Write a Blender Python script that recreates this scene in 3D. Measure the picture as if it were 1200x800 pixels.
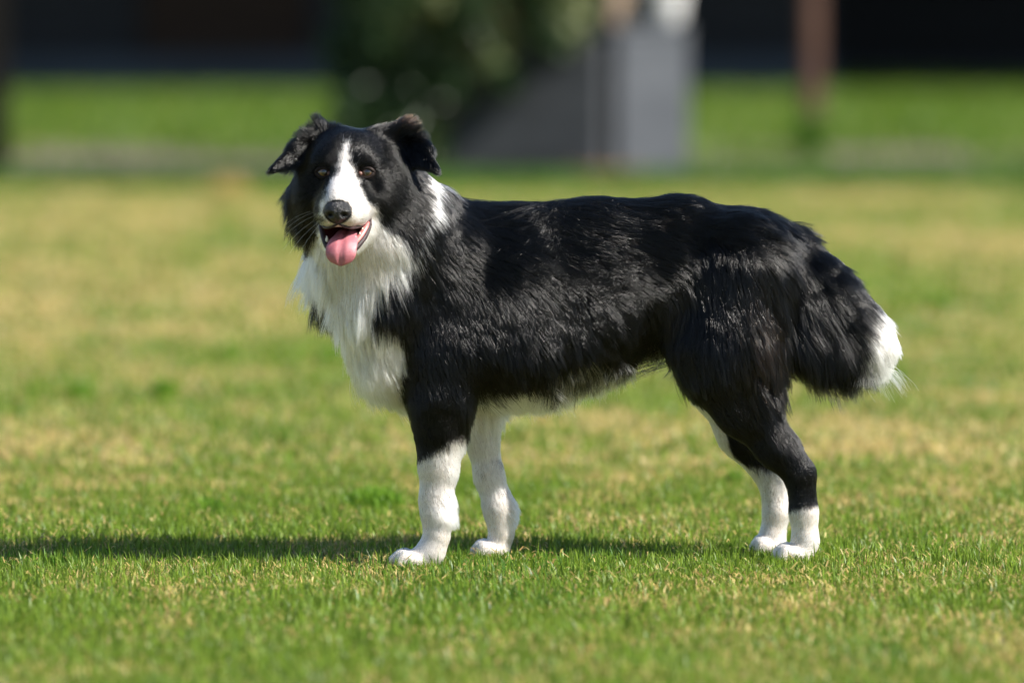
import bpy, bmesh, math, random
import numpy as np
from mathutils import Vector, Matrix

R = math.radians
rng = np.random.default_rng(7)
random.seed(7)
scene = bpy.context.scene
for o in list(bpy.data.objects):
    bpy.data.objects.remove(o)
COL = scene.collection

# ------------------------------------------------------------------ camera, sky, sun, exposure
CAM_D, CAM_H, PX = 8.3, 0.85, 6640.0          # metres to the dog, lens height, focal length in photo pixels
cam_d = bpy.data.cameras.new('camera')
cam = bpy.data.objects.new('camera', cam_d)
COL.objects.link(cam)
scene.camera = cam
TILT = math.atan(420.0 / PX)
cam.location = (0, -CAM_D, CAM_H)
cam.rotation_euler = (R(90) - TILT, 0, 0)
cam_d.sensor_width = 36
cam_d.lens = 36 * PX / 1200
cam_d.clip_start, cam_d.clip_end = 0.1, 2000
cam_d.dof.use_dof = True
cam_d.dof.focus_distance = 8.24
cam_d.dof.aperture_fstop = 2.5

SUN_EL, SUN_AZ = 41.0, 20.0                   # azimuth: degrees from the right (+X) towards the camera
world = bpy.data.worlds.new('World')
scene.world = world
world.use_nodes = True
wn = world.node_tree.nodes
sky = wn.new('ShaderNodeTexSky')
sky.sky_type = 'NISHITA'
sky.sun_disc = False
sky.sun_elevation = R(SUN_EL)
sky.sun_rotation = R(90 + SUN_AZ)
sky.air_density, sky.dust_density, sky.ozone_density = 1.0, 0.6, 1.0
wn['Background'].inputs['Strength'].default_value = 0.066
world.node_tree.links.new(sky.outputs[0], wn['Background'].inputs[0])
sun_d = bpy.data.lights.new('sun', 'SUN')
sun_d.energy, sun_d.angle, sun_d.color = 4.6, R(0.55), (1.0, 0.945, 0.86)
sun = bpy.data.objects.new('sun', sun_d)
COL.objects.link(sun)
SUN = Vector((math.cos(R(SUN_EL)) * math.cos(R(SUN_AZ)), -math.cos(R(SUN_EL)) * math.sin(R(SUN_AZ)), math.sin(R(SUN_EL))))
sun.rotation_euler = SUN.to_track_quat('Z', 'Y').to_euler()
sun.location = SUN * 30
scene.view_settings.view_transform = 'Standard'
scene.view_settings.look = 'None'
scene.view_settings.exposure = 1.36
scene.view_settings.gamma = 1.0
scene.render.engine = 'CYCLES'
cy = scene.cycles
cy.use_denoising = True
cy.denoising_input_passes = 'RGB_ALBEDO_NORMAL'
cy.denoising_prefilter = 'ACCURATE'
cy.use_adaptive_sampling = False
cy.sample_clamp_indirect = 4.0
cy.sample_clamp_direct = 6.0
cy.blur_glossy = 0.5
cy.max_bounces = 10
cy.transparent_max_bounces = 16
scene.cycles_curves.shape = 'RIBBONS'


# ------------------------------------------------------------------ helpers
def sv(u, v, y):
    """A measured photo point (1200 x 800) standing at depth y, as metres."""
    ct, st = math.cos(TILT), math.sin(TILT)
    dx, dz = (u - 600) / PX, (400 - v) / PX
    wy, wz = ct + dz * st, -st + dz * ct
    s = (y + CAM_D) / wy
    return np.array([dx * s, y, CAM_H + wz * s])


def link(name, data, parent=None):
    o = bpy.data.objects.new(name, data)
    COL.objects.link(o)
    if parent is not None:
        o.parent = parent
        o.matrix_parent_inverse = Matrix.Translation(-Vector(parent.location)) if parent.rotation_euler.z == 0 else (Matrix.Translation(parent.location) @ Matrix.Rotation(parent.rotation_euler.z, 4, 'Z')).inverted()
    return o


def tag(o, label=None, cat=None, group=None, kind=None):
    if label: o['label'] = label
    if cat: o['category'] = cat
    if group: o['group'] = group
    if kind: o['kind'] = kind
    return o


def empty(name, loc, label, cat, group=None):
    o = link(name, None)
    o.location = loc
    o.empty_display_size = 0.05
    return tag(o, label, cat, group)


def np_mesh(name, verts, faces, smooth=False, mat=None, attr=None, mat_index=None):
    """verts (n,3); faces a list of (m,k) int arrays of one size each."""
    me = bpy.data.meshes.new(name)
    verts = np.asarray(verts, dtype=np.float32)
    loops = np.concatenate([np.asarray(f, dtype=np.int32).ravel() for f in faces])
    sizes = np.concatenate([np.full(len(f), np.asarray(f).shape[1], dtype=np.int32) for f in faces])
    starts = np.concatenate([[0], np.cumsum(sizes)[:-1]]).astype(np.int32)
    me.vertices.add(len(verts))
    me.vertices.foreach_set('co', verts.ravel())
    me.loops.add(len(loops))
    me.loops.foreach_set('vertex_index', loops)
    me.polygons.add(len(sizes))
    me.polygons.foreach_set('loop_start', starts)
    me.polygons.foreach_set('loop_total', sizes)
    if smooth:
        me.polygons.foreach_set('use_smooth', np.ones(len(sizes), dtype=bool))
    if attr is not None:
        a = me.attributes.new('tint', 'FLOAT_COLOR', 'POINT')
        c = np.ones((len(verts), 4), dtype=np.float32)
        c[:, :3] = attr
        a.data.foreach_set('color', c.ravel())
    me.update(calc_edges=True)
    if mat: me.materials.append(mat)
    return me


def bm_obj(name, bm, mat, parent=None, smooth=False):
    me = bpy.data.meshes.new(name)
    bm.normal_update()
    bm.to_mesh(me)
    bm.free()
    if smooth:
        for p in me.polygons: p.use_smooth = True
    me.materials.append(mat)
    return link(name, me, parent)


def box_bm(bm, cx, cy_, cz, sx, sy, sz, rz=0.0, bevel=0.0, taper=1.0):
    m = Matrix.Translation((cx, cy_, cz)) @ Matrix.Rotation(rz, 4, 'Z') @ Matrix.Diagonal((sx, sy, sz, 1))
    g = bmesh.ops.create_cube(bm, size=1, matrix=Matrix.Identity(4))
    vs = g['verts']
    for v in vs:
        if v.co.z > 0:
            v.co.x *= taper; v.co.y *= taper
    bmesh.ops.transform(bm, matrix=m, verts=vs)
    if bevel:
        es = list({e for v in vs for e in v.link_edges})
        bmesh.ops.bevel(bm, geom=es, offset=bevel, segments=2, affect='EDGES', profile=0.6)
    return bm


def hash2(ix, iy, seed):
    h = (ix.astype(np.int64) * 374761393 + iy.astype(np.int64) * 668265263 + seed * 144665) & 0xFFFFFFFF
    h = ((h ^ (h >> 13)) * 1274126177) & 0xFFFFFFFF
    h = h ^ (h >> 16)
    return (h & 0xFFFF) / 65535.0


def noise2(x, y, scale, seed=0, octaves=3):
    out = np.zeros_like(x, dtype=np.float64)
    amp, tot = 1.0, 0.0
    for o in range(octaves):
        fx, fy = x * scale, y * scale
        ix, iy = np.floor(fx), np.floor(fy)
        tx, ty = fx - ix, fy - iy
        tx, ty = tx * tx * (3 - 2 * tx), ty * ty * (3 - 2 * ty)
        a, b = hash2(ix, iy, seed + o), hash2(ix + 1, iy, seed + o)
        c, d = hash2(ix, iy + 1, seed + o), hash2(ix + 1, iy + 1, seed + o)
        out += amp * ((a * (1 - tx) + b * tx) * (1 - ty) + (c * (1 - tx) + d * tx) * ty)
        tot += amp
        amp *= 0.55
        scale *= 2.1
    return out / tot


def sstep(a, b, x):
    t = np.clip((x - a) / (b - a), 0, 1)
    return t * t * (3 - 2 * t)


class Nodes:
    def __init__(self, name):
        self.m = bpy.data.materials.new(name)
        self.m.use_nodes = True
        self.t = self.m.node_tree
        self.bsdf = self.t.nodes['Principled BSDF']
        self.out = self.t.nodes['Material Output']

    def n(self, typ, **kw):
        nd = self.t.nodes.new(typ)
        for k, v in kw.items():
            if isinstance(k, str) and hasattr(nd, k): setattr(nd, k, v)
            else: nd.inputs[k].default_value = v
        return nd

    def l(self, a, b):
        self.t.links.new(a, b)

    def noise(self, scale, detail=4, coord=None, rough=0.55):
        nd = self.n('ShaderNodeTexNoise')
        nd.inputs['Scale'].default_value = scale
        nd.inputs['Detail'].default_value = detail
        nd.inputs['Roughness'].default_value = rough
        if coord is not None: self.l(coord, nd.inputs['Vector'])
        return nd

    def ramp(self, fac, stops):
        nd = self.n('ShaderNodeValToRGB')
        e = nd.color_ramp.elements
        while len(e) < len(stops): e.new(0.5)
        for i, (p, c) in enumerate(stops):
            e[i].position = p
            e[i].color = (*c, 1)
        self.l(fac, nd.inputs[0])
        return nd.outputs[0]

    def bump(self, h, strength=0.3, dist=0.01):
        nd = self.n('ShaderNodeBump')
        nd.inputs['Strength'].default_value = strength
        nd.inputs['Distance'].default_value = dist
        self.l(h, nd.inputs['Height'])
        self.l(nd.outputs[0], self.bsdf.inputs['Normal'])


def mottled(name, c1, c2, scale=6.0, rough=0.7, bump=0.3, stretch=None, dist=0.01, spec=0.25):
    N = Nodes(name)
    tc = N.n('ShaderNodeTexCoord').outputs['Object']
    if stretch:
        mp = N.n('ShaderNodeMapping')
        mp.inputs['Scale'].default_value = stretch
        N.l(tc, mp.inputs[0])
        tc = mp.outputs[0]
    nz = N.noise(scale, 6, tc)
    N.l(N.ramp(nz.outputs[0], [(0.3, c1), (0.7, c2)]), N.bsdf.inputs['Base Color'])
    N.bsdf.inputs['Roughness'].default_value = rough
    N.bsdf.inputs['Specular IOR Level'].default_value = spec if c2[0] > 0.04 else 0.06
    if bump: N.bump(N.noise(scale * 6, 4, tc).outputs[0], bump, dist)
    return N.m


def leaf_material(name, rough=0.5, trans=0.35):
    """Blades and leaves: the colour of each one comes with its mesh."""
    N = Nodes(name)
    at = N.n('ShaderNodeAttribute', attribute_name='tint')
    N.l(at.outputs['Color'], N.bsdf.inputs['Base Color'])
    N.bsdf.inputs['Roughness'].default_value = rough
    N.bsdf.inputs['Specular IOR Level'].default_value = 0.35
    tr = N.n('ShaderNodeBsdfTranslucent')
    N.l(at.outputs['Color'], tr.inputs['Color'])
    mx = N.n('ShaderNodeMixShader')
    mx.inputs[0].default_value = trans
    N.l(N.bsdf.outputs[0], mx.inputs[1])
    N.l(tr.outputs[0], mx.inputs[2])
    N.l(mx.outputs[0], N.out.inputs['Surface'])
    return N.m


# ------------------------------------------------------------------ ground, verge, path
def sheet(name, x0, x1, y0, y1, z, mat, nx=2, ny=2, wob=0.0):
    xs, ys = np.linspace(x0, x1, nx), np.linspace(y0, y1, ny)
    X, Y = np.meshgrid(xs, ys)
    if wob:
        e = (noise2(X[0] * 1.0, X[0] * 0, 0.6, 31) - 0.5) * wob
        Y = Y.copy(); Y[0] += e; Y[-1] += np.roll(e, 7)
    v = np.stack([X.ravel(), Y.ravel(), np.full(X.size, z)], 1)
    i = (np.arange(ny - 1)[:, None] * nx + np.arange(nx - 1)[None]).ravel()
    f = np.stack([i, i + 1, i + nx + 1, i + nx], 1)
    return tag(link(name, np_mesh(name, v, [f], mat=mat)), kind='structure')


N = Nodes('lawn_soil')
pos = N.n('ShaderNodeNewGeometry').outputs['Position']
n1, n2 = N.noise(0.55, 4, pos), N.noise(55, 5, pos)
c1 = N.ramp(n1.outputs[0], [(0.38, (0.17, 0.185, 0.045)), (0.62, (0.28, 0.235, 0.085))])
c2 = N.ramp(n2.outputs[0], [(0.3, (0.55, 0.55, 0.5)), (0.7, (1.0, 0.97, 0.9))])
mx = N.n('ShaderNodeMix', data_type='RGBA', blend_type='MULTIPLY')
mx.inputs[0].default_value = 1.0
N.l(c1, mx.inputs[6]); N.l(c2, mx.inputs[7])
N.l(mx.outputs[2], N.bsdf.inputs['Base Color'])
N.bsdf.inputs['Roughness'].default_value = 0.95
N.bump(n2.outputs[0], 0.8, 0.01)
lawn_mat = N.m
sheet('ground', -600, 600, -60, 1200, 0.0, lawn_mat)

PATH0, PATH1 = 17.0, 20.5
path_mat = mottled('path_gravel', (0.085, 0.068, 0.05), (0.14, 0.115, 0.088), 2.0, 0.9, 0.6)
sheet('path', -60, 60, PATH0, PATH1, 0.006, path_mat, 160, 4, 0.8)

# ------------------------------------------------------------------ grass
GREEN = np.array([[0.112, 0.20, 0.018], [0.165, 0.265, 0.026], [0.225, 0.315, 0.036], [0.085, 0.15, 0.02]])
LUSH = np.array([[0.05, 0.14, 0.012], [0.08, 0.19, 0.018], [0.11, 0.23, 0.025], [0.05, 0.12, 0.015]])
STRAW = np.array([[0.54, 0.43, 0.15], [0.46, 0.36, 0.12], [0.64, 0.52, 0.24], [0.38, 0.26, 0.10]])
blade_mat = leaf_material('grass_blade', 0.42, 0.48)


def pick(pal, n):
    a, b = pal[rng.integers(0, len(pal), n)], pal[rng.integers(0, len(pal), n)]
    t = rng.random((n, 1))
    return (a * t + b * (1 - t)) * rng.uniform(0.8, 1.2, (n, 1))


def blades(x, y, length, width, lean, col, segs=2, z=None):
    """Curved tapering blades as one vertex/face set."""
    n = len(x)
    az = rng.uniform(0, 2 * np.pi, n)
    d = np.stack([np.cos(az), np.sin(az)], 1)
    rot = az + rng.uniform(0.6, 2.5, n)
    s = np.stack([np.cos(rot), np.sin(rot)], 1) * (width * 0.5)[:, None]
    z = np.zeros(n) if z is None else z
    rows = []
    ts = np.linspace(0, 1, segs + 1)
    for k, t in enumerate(ts):
        th = lean * t ** 1.0
        h = length * (np.sin(th) / np.maximum(lean, 1e-3)) if False else length * t * np.cos(lean * (0.35 + 0.65 * t))
        out = length * t * np.sin(lean * (0.35 + 0.65 * t))
        c = np.stack([x + d[:, 0] * out, y + d[:, 1] * out, z + np.maximum(h, -0.002) + 0.001], 1)
        if k == segs:
            rows.append(c[:, None])
        else:
            w = (1 - 0.55 * t ** 2)
            a, b = c.copy(), c.copy()
            a[:, :2] -= s * w; b[:, :2] += s * w
            rows.append(np.stack([a, b], 1))
    V = np.concatenate(rows, 1)                       # n, 2*segs+1, 3
    per = V.shape[1]
    base = (np.arange(n) * per)[:, None]
    quads = [base + np.array([2 * k, 2 * k + 1, 2 * k + 3, 2 * k + 2]) for k in range(segs - 1)]
    tri = base + np.array([2 * segs - 2, 2 * segs - 1, 2 * segs])
    C = np.repeat(col[:, None, :], per, 1)
    return V.reshape(-1, 3), quads, tri, C.reshape(-1, 3)


def dryness(x, y):
    """0 green ... 1 straw, in patches; the lawn is drier away from the camera."""
    base = np.interp(y, [-2, -0.6, 0.3, 1.5, 3.5, 7, 15], [0.24, 0.36, 0.43, 0.52, 0.52, 0.50, 0.64])
    big = noise2(x, y * 0.8, 0.7, 5, 3) - 0.5
    mid = noise2(x, y * 0.6, 3.0, 11, 3) - 0.5
    small = noise2(x, y * 0.6, 11.0, 17, 2) - 0.5
    return np.clip(base + 0.9 * big + 1.2 * mid + 1.0 * small, 0.02, 0.97)


def field(n, x0, x1, y0, y1, lmul, wmul, segs, wedge=False):
    y = rng.uniform(y0, y1, n)
    if wedge:                                          # widen with distance, like the view does
        half = 1.6 + (y + CAM_D) * 0.15
        x = rng.uniform(-1, 1, n) * half
    else:
        x = rng.uniform(x0, x1, n)
    dry = dryness(x, y)
    is_dry = rng.random(n) < dry
    col = np.where(is_dry[:, None], pick(STRAW, n), pick(GREEN, n))
    lush = (rng.random(n) < 0.3 * sstep(0.60, 0.74, noise2(x, y, 2.2, 41, 2))) & ~is_dry
    col = np.where(lush[:, None], pick(LUSH, n), col)
    L = np.where(is_dry, rng.uniform(0.010, 0.022, n), rng.uniform(0.009, 0.026, n)) * lmul
    L = L * (0.75 + 0.6 * noise2(x, y, 5.0, 23, 2))
    L[lush] *= 1.2
    tall = rng.random(n) < 0.012
    L[tall] *= 1.5
    W = rng.uniform(0.0016, 0.0032, n) * wmul
    lean = np.where(is_dry, rng.uniform(0.7, 1.5, n), np.abs(rng.normal(0.45, 0.62, n)))
    return blades(x, y, L, W, np.clip(lean, 0.02, 1.5), col, segs)


def clippings(n, x0, x1, y0, y1):
    x, y = rng.uniform(x0, x1, n), rng.uniform(y0, y1, n)
    k = rng.random(n) < 0.12 + 1.1 * sstep(0.5, 0.68, noise2(x, y * 0.7, 5.0, 83, 3))
    x, y = x[k], y[k]
    m = len(x)
    return blades(x, y, rng.uniform(0.010, 0.028, m), rng.uniform(0.0014, 0.003, m), rng.uniform(1.2, 1.55, m), pick(STRAW, m), 2, rng.uniform(0.006, 0.018, m))


def join(name, sets, mat, **kw):
    vs, qs, ts, cs, off = [], [], [], [], 0
    for V, q, t, c in sets:
        vs.append(V); cs.append(c)
        qs += [a + off for a in q]; ts.append(t + off)
        off += len(V)
    faces = ([np.concatenate(qs)] if qs else []) + [np.concatenate(ts)]
    return link(name, np_mesh(name, np.concatenate(vs), faces, mat=mat, attr=np.concatenate(cs)), kw.get('parent'))


g = join('grass', [field(330000, -1.8, 1.8, -1.75, 1.6, 1.0, 0.9, 2), clippings(20000, -1.8, 1.8, -1.75, 2.4),
                   field(150000, 0, 0, 1.6, 5.5, 1.1, 1.6, 2, True),
                   field(150000, 0, 0, 5.5, 15.2, 1.3, 3.2, 2, True)], blade_mat)
tag(g, 'short sunlit lawn, green mixed with dry straw-coloured blades', 'lawn', kind='stuff')


def verge(n, y0, y1, half, L0, L1, w, pal, dens=None):
    y, x = rng.uniform(y0, y1, n), rng.uniform(-half, half, n)
    if dens is not None:
        k = rng.random(n) < dens(x, y)
        x, y = x[k], y[k]
    m = len(x)
    return blades(x, y, rng.uniform(L0, L1, m), rng.uniform(0.6, 1.2, m) * w, np.abs(rng.normal(0.2, 0.4, m)).clip(0.02, 1.4), pick(pal, m), 2)


BANK = np.array([[0.075, 0.155, 0.012], [0.10, 0.19, 0.016], [0.15, 0.21, 0.025], [0.055, 0.12, 0.010]])
vg = join('verge_grass', [verge(50000, 15.0, 17.0, 7.0, 0.02, 0.05, 0.012, LUSH * 0.8),  # lush strip, its green darkened to paint in the shadow line along it
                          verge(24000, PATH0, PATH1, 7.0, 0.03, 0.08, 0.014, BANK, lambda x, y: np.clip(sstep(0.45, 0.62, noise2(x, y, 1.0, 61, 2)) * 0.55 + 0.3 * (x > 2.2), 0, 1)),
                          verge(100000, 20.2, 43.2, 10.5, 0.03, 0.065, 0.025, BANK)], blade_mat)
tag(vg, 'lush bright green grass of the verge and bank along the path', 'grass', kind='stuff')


TUFT = LUSH * np.array([1.9, 1.55, 1.3])


def tuft(u, v, w, h, n, label, pal=TUFT, group='bright green grass tufts in the lawn'):
    y = 680 * CAM_D / (v + 20) - CAM_D
    c = sv(u, v, y)
    root = c.copy(); root[2] = 0
    r = rng.normal(0, 0.42, (n, 2))
    r = r[(r ** 2).sum(1) < 0.75]; n = len(r)
    x, yy = c[0] + r[:, 0] * w * 0.5, c[1] + r[:, 1] * w * 0.7
    s = blades(x, yy, rng.uniform(0.55, 1.0, n) * h * np.exp(-(r ** 2).sum(1) * 0.6), rng.uniform(0.002, 0.0036, n) * (1 + max(y, 0) * 0.12),
               np.abs(rng.normal(0.25, 0.35, n)).clip(0.02, 1.3), pick(pal, n), 3)
    V, q, t, cc = s
    V = V - root
    me = np_mesh('grass_tuft', V, [np.concatenate(q), t], mat=blade_mat, attr=cc)
    o = link('grass_tuft', me)
    o.location = root
    return tag(o, label, 'grass tuft', group)


tuft(440, 597, 0.12, 0.045, 700, "widest bright green grass tuft, just left of the dog's near front leg")
tuft(862, 570, 0.045, 0.035, 180, "small bright green grass tuft just left of the dog's hind legs")
tuft(95, 468, 0.06, 0.045, 220, 'bright green grass tuft in the dry lawn, leftmost of the tufts')
tuft(192, 466, 0.06, 0.05, 220, 'bright green grass tuft in the dry lawn, second tuft from the left edge')
tuft(270, 420, 0.06, 0.04, 180, "faint blurred green grass tuft in the lawn between the leftmost tufts and the dog's chest")
tuft(388, 424, 0.06, 0.04, 180, "blurred green grass tuft right beside the dog's white chest")
tuft(1100, 362, 0.08, 0.05, 180, "blurred green grass tuft far out in the lawn, right of the dog's tail")
tuft(245, 604, 0.07, 0.035, 300, "low green grass tuft just above the dog's shadow at the left")
tuft(268, 229, 0.20, 0.10, 260, 'pale dry grass tuft at the far edge of the lawn, left of the dog', STRAW, None)

# ------------------------------------------------------------------ building behind the bank
WY = 37.0
wood = mottled('dark_timber', (0.013, 0.014, 0.017), (0.030, 0.032, 0.038), 3.0, 0.7, 0.3, (0.3, 6, 6))
wood_b = mottled('brown_black_timber', (0.018, 0.012, 0.010), (0.032, 0.022, 0.018), 3.0, 0.7, 0.3, (0.3, 6, 6))
plinth_m = mottled('blue_grey_render', (0.035, 0.045, 0.060), (0.05, 0.064, 0.082), 1.5, 0.8, 0.3)
roof_m = mottled('roof_sheet', (0.06, 0.06, 0.065), (0.09, 0.09, 0.095), 2, 0.6, 0.2)
bld = empty('building', (0, WY, 0), 'long dark timber-clad building with blue-grey plinth across the back', 'building')


def bx(name, mat, x0, x1, y0, y1, z0, z1, parent, bevel=0.0):
    bm = bmesh.new()
    box_bm(bm, (x0 + x1) / 2, (y0 + y1) / 2, (z0 + z1) / 2, x1 - x0, y1 - y0, z1 - z0, 0, bevel)
    return bm_obj(name, bm, mat, parent)


SPLIT = 2.55
bx('plinth', plinth_m, -30, SPLIT, WY, WY + 0.4, -0.2, 0.26, bld)
bx('wall', wood, -30, SPLIT, WY + 0.10, WY + 0.4, 0.26, 3.3, bld)
bx('plinth', plinth_m, SPLIT, 34, WY + 4.5, WY + 4.9, -0.2, 0.10, bld)
bx('wall', wood, SPLIT, 34, WY + 4.60, WY + 4.9, 0.10, 3.3, bld)
bx('wall', wood, SPLIT - 0.3, SPLIT - 0.002, WY + 0.402, WY + 4.58, -0.2, 3.29, bld)
z = 0.275
while z < 3.1:
    bx('board', wood, -30, -2.98, WY + 0.06, WY + 0.098, z, z + 0.17, bld, 0.006)
    bx('board', wood, -1.62, SPLIT - 0.01, WY + 0.06, WY + 0.098, z, z + 0.17, bld, 0.006)
    z += 0.182
z = 0.115
while z < 3.1:
    bx('board', wood, SPLIT + 0.01, 34, WY + 4.56, WY + 4.598, z, z + 0.17, bld, 0.006)
    z += 0.182
dr = bx('door', wood_b, -2.96, -1.64, WY + 0.03, WY + 0.097, 0.265, 2.3, bld, 0.01)
bx('handle', roof_m, -2.86, -2.82, WY - 0.01, WY + 0.028, 1.2, 1.34, dr, 0.005)
bx('roof', roof_m, -32, 44, WY - 2.4, WY + 12, 3.32, 3.46, bld, 0.02)  # unseen roof; its deep overhang is sized to keep the wall in shade
bx('fascia', wood, -32, 44, WY - 2.44, WY - 2.402, 3.24, 3.48, bld)

# ------------------------------------------------------------------ planter block, pot, posts, shrub
def pt(u, y):
    return (u - 600) / PX * (y + CAM_D)


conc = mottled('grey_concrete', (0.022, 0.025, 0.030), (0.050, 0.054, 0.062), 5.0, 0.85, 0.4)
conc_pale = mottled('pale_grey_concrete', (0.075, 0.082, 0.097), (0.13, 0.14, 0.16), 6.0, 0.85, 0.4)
soil_m = mottled('soil', (0.03, 0.022, 0.015), (0.06, 0.045, 0.03), 20, 0.95, 0.8)
PA = -R(7)                                              # front face turned a little away from the sun
pc = Vector((pt(703, 16.6), 16.6, 0))                # its front right corner
rot_ = Matrix.Rotation(PA, 4, 'Z')
PW, PD, PH = 0.78, 0.62, 0.60
cc_ = pc + rot_ @ Vector((-PW / 2, PD / 2, 0))
pl = empty('planter', (cc_.x, cc_.y, 0), 'broad dark grey concrete planter beside the pale grey pillar, behind the dog', 'planter')
bm = bmesh.new()
for (dx, dy, sx, sy) in ((0, -PD / 2 + .035, PW, 0.07), (0, PD / 2 - .035, PW, 0.07), (-PW / 2 + .035, 0, 0.07, PD - .14), (PW / 2 - .035, 0, 0.07, PD - .14)):
    q = rot_ @ Vector((dx, dy, 0))
    box_bm(bm, cc_.x + q.x, cc_.y + q.y, PH / 2 - 0.02, sx, sy, PH + 0.04, PA, 0.008)
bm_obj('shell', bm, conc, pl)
bm = bmesh.new(); box_bm(bm, cc_.x, cc_.y, PH / 2 - 0.05, PW - .145, PD - .145, PH - 0.06, PA)
bm_obj('soil', bm, soil_m, pl)

QA = R(10)                                              # pillar, front turned to the sun
qx = pt(757, 17.02)
pillar = empty('pillar', (qx, 17.02, 0), 'square pale grey concrete pillar carrying a white pot and a tan timber post', 'pillar')
bm = bmesh.new(); box_bm(bm, qx, 17.02, 0.30, 0.32, 0.32, 0.66, QA, 0.008)
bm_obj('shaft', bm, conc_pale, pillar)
bm = bmesh.new(); box_bm(bm, qx, 17.02, 0.645, 0.335, 0.335, 0.028, QA, 0.006)
bm_obj('cap', bm, conc_pale, pillar)

tan_wood = mottled('tan_timber', (0.28, 0.20, 0.14), (0.38, 0.29, 0.21), 4, 0.75, 0.3, (8, 8, 0.6))
px_, py_ = pt(725, 17.02), 17.02
tp = empty('timber_post', (px_, py_, 0.659), 'pale tan timber post standing on the grey pillar, beside the white pot', 'post')
bm = bmesh.new(); box_bm(bm, px_, py_, 1.20, 0.085, 0.085, 1.08, QA, 0.006)
bm_obj('shaft', bm, tan_wood, tp)
bm = bmesh.new(); box_bm(bm, px_, py_, 1.76, 0.10, 0.10, 0.035, QA, 0.008, 0.7)
bm_obj('cap', bm, tan_wood, tp)

white_glaze = mottled('white_glaze', (0.36, 0.36, 0.36), (0.46, 0.46, 0.46), 3, 0.35, 0.05)
pot_c = Vector((pt(778, 17.02), 17.02, 0.66))
wp = empty('white_pot', pot_c, 'white round pot standing on top of the pale grey pillar', 'pot')


def lathe(name, prof, c, mat, parent, n=28, smooth=True):
    bm = bmesh.new()
    rings = [[bm.verts.new((c[0] + r * math.cos(2 * math.pi * k / n), c[1] + r * math.sin(2 * math.pi * k / n), c[2] + z)) for k in range(n)] for r, z in prof]
    for a, b in zip(rings, rings[1:]):
        for k in range(n):
            bm.faces.new((a[k], a[(k + 1) % n], b[(k + 1) % n], b[k]))
    bm.faces.new(rings[0][::-1]); bm.faces.new(rings[-1])
    return bm_obj(name, bm, mat, parent, smooth)


lathe('body', [(0.070, 0.0), (0.080, 0.02), (0.092, 0.09), (0.098, 0.15), (0.090, 0.155), (0.085, 0.12)], pot_c, white_glaze, wp)
lathe('rim', [(0.091, 0.0), (0.108, 0.002), (0.110, 0.028), (0.093, 0.030)], (pot_c.x, pot_c.y, pot_c.z + 0.148), white_glaze, wp)

# leaves as small folded rhombs
leaf_mat = leaf_material('shrub_leaf', 0.4, 0.3)


def leaf_cloud(centres, normals, size, cols):
    n = len(centres)
    a = rng.normal(size=(n, 3)); a /= np.linalg.norm(a, axis=1)[:, None]
    b = np.cross(a, normals); b /= np.maximum(np.linalg.norm(b, axis=1), 1e-6)[:, None]
    s = (size * rng.uniform(0.6, 1.3, n))[:, None]
    nn = np.cross(a, b)
    V = np.stack([centres - a * s, centres + b * s * 0.45 + nn * s * 0.15, centres + a * s, centres - b * s * 0.45 + nn * s * 0.15], 1)
    i = np.arange(n)[:, None] * 4
    return V.reshape(-1, 3), i + np.array([0, 1, 2]), i + np.array([0, 2, 3]), np.repeat(cols[:, None], 4, 1).reshape(-1, 3)


def tube(bm, pts, radii, n=8, cap=True):
    rings = []
    for i, p in enumerate(pts):
        p = Vector(p)
        d = (Vector(pts[min(i + 1, len(pts) - 1)]) - Vector(pts[max(i - 1, 0)])).normalized()
        q = d.to_track_quat('Z', 'Y')
        rings.append([bm.verts.new(p + q @ Vector((radii[i] * math.cos(2 * math.pi * k / n), radii[i] * math.sin(2 * math.pi * k / n), 0))) for k in range(n)])
    for a, b in zip(rings, rings[1:]):
        for k in range(n):
            bm.faces.new((a[k], a[(k + 1) % n], b[(k + 1) % n], b[k]))
    if cap:
        bm.faces.new(rings[0][::-1]); bm.faces.new(rings[-1])


bark = mottled('shrub_bark', (0.05, 0.035, 0.025), (0.10, 0.075, 0.055), 12, 0.9, 0.6)
SC = Vector((pt(505, 16.7), 16.7, 0))
sh = empty('shrub', SC, 'dark leafy shrub with brown and yellowing leaves leaning over the grey planter', 'shrub')
bm = bmesh.new()
tips = []
for k in range(16):
    a = rng.uniform(0, 6.28)
    tip = SC + Vector((math.cos(a) * rng.uniform(0.1, 0.42) + 0.05, math.sin(a) * rng.uniform(0.05, 0.25) - 0.05, rng.uniform(0.7, 1.6)))
    mid = SC.lerp(tip, 0.5) + Vector((rng.uniform(-.08, .08), rng.uniform(-.08, .08), 0.08))
    tube(bm, [SC + Vector((rng.uniform(-.06, .06), rng.uniform(-.05, .05), -0.02)), mid, tip], [0.016, 0.011, 0.004], 6)
    tips.append(tip)
for k in range(22):                                     # branches arching over the planter
    tip = SC + Vector((rng.uniform(0.05, 0.62), rng.uniform(0.0, 0.45), rng.uniform(0.60, 1.15)))
    tube(bm, [SC, SC.lerp(tip, 0.5) + Vector((-0.05, 0, 0.22)), tip], [0.014, 0.010, 0.004], 6)
    tips.append(tip)
bm_obj('stem', bm, bark, sh)
cen = []
for k in range(75):                                    # clumps fill the bush down to the ground on its left
    cx = rng.uniform(-0.36, -0.02); cz = rng.uniform(0.06, 1.0) if k < 55 else rng.uniform(1.0, 1.7)
    cen.append((SC.x + cx, SC.y + rng.uniform(-0.15, 0.2), cz, 0.13))
for tpt in tips: cen.append((tpt.x, tpt.y, tpt.z, 0.14))
P, S, CC = [], [], []
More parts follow.
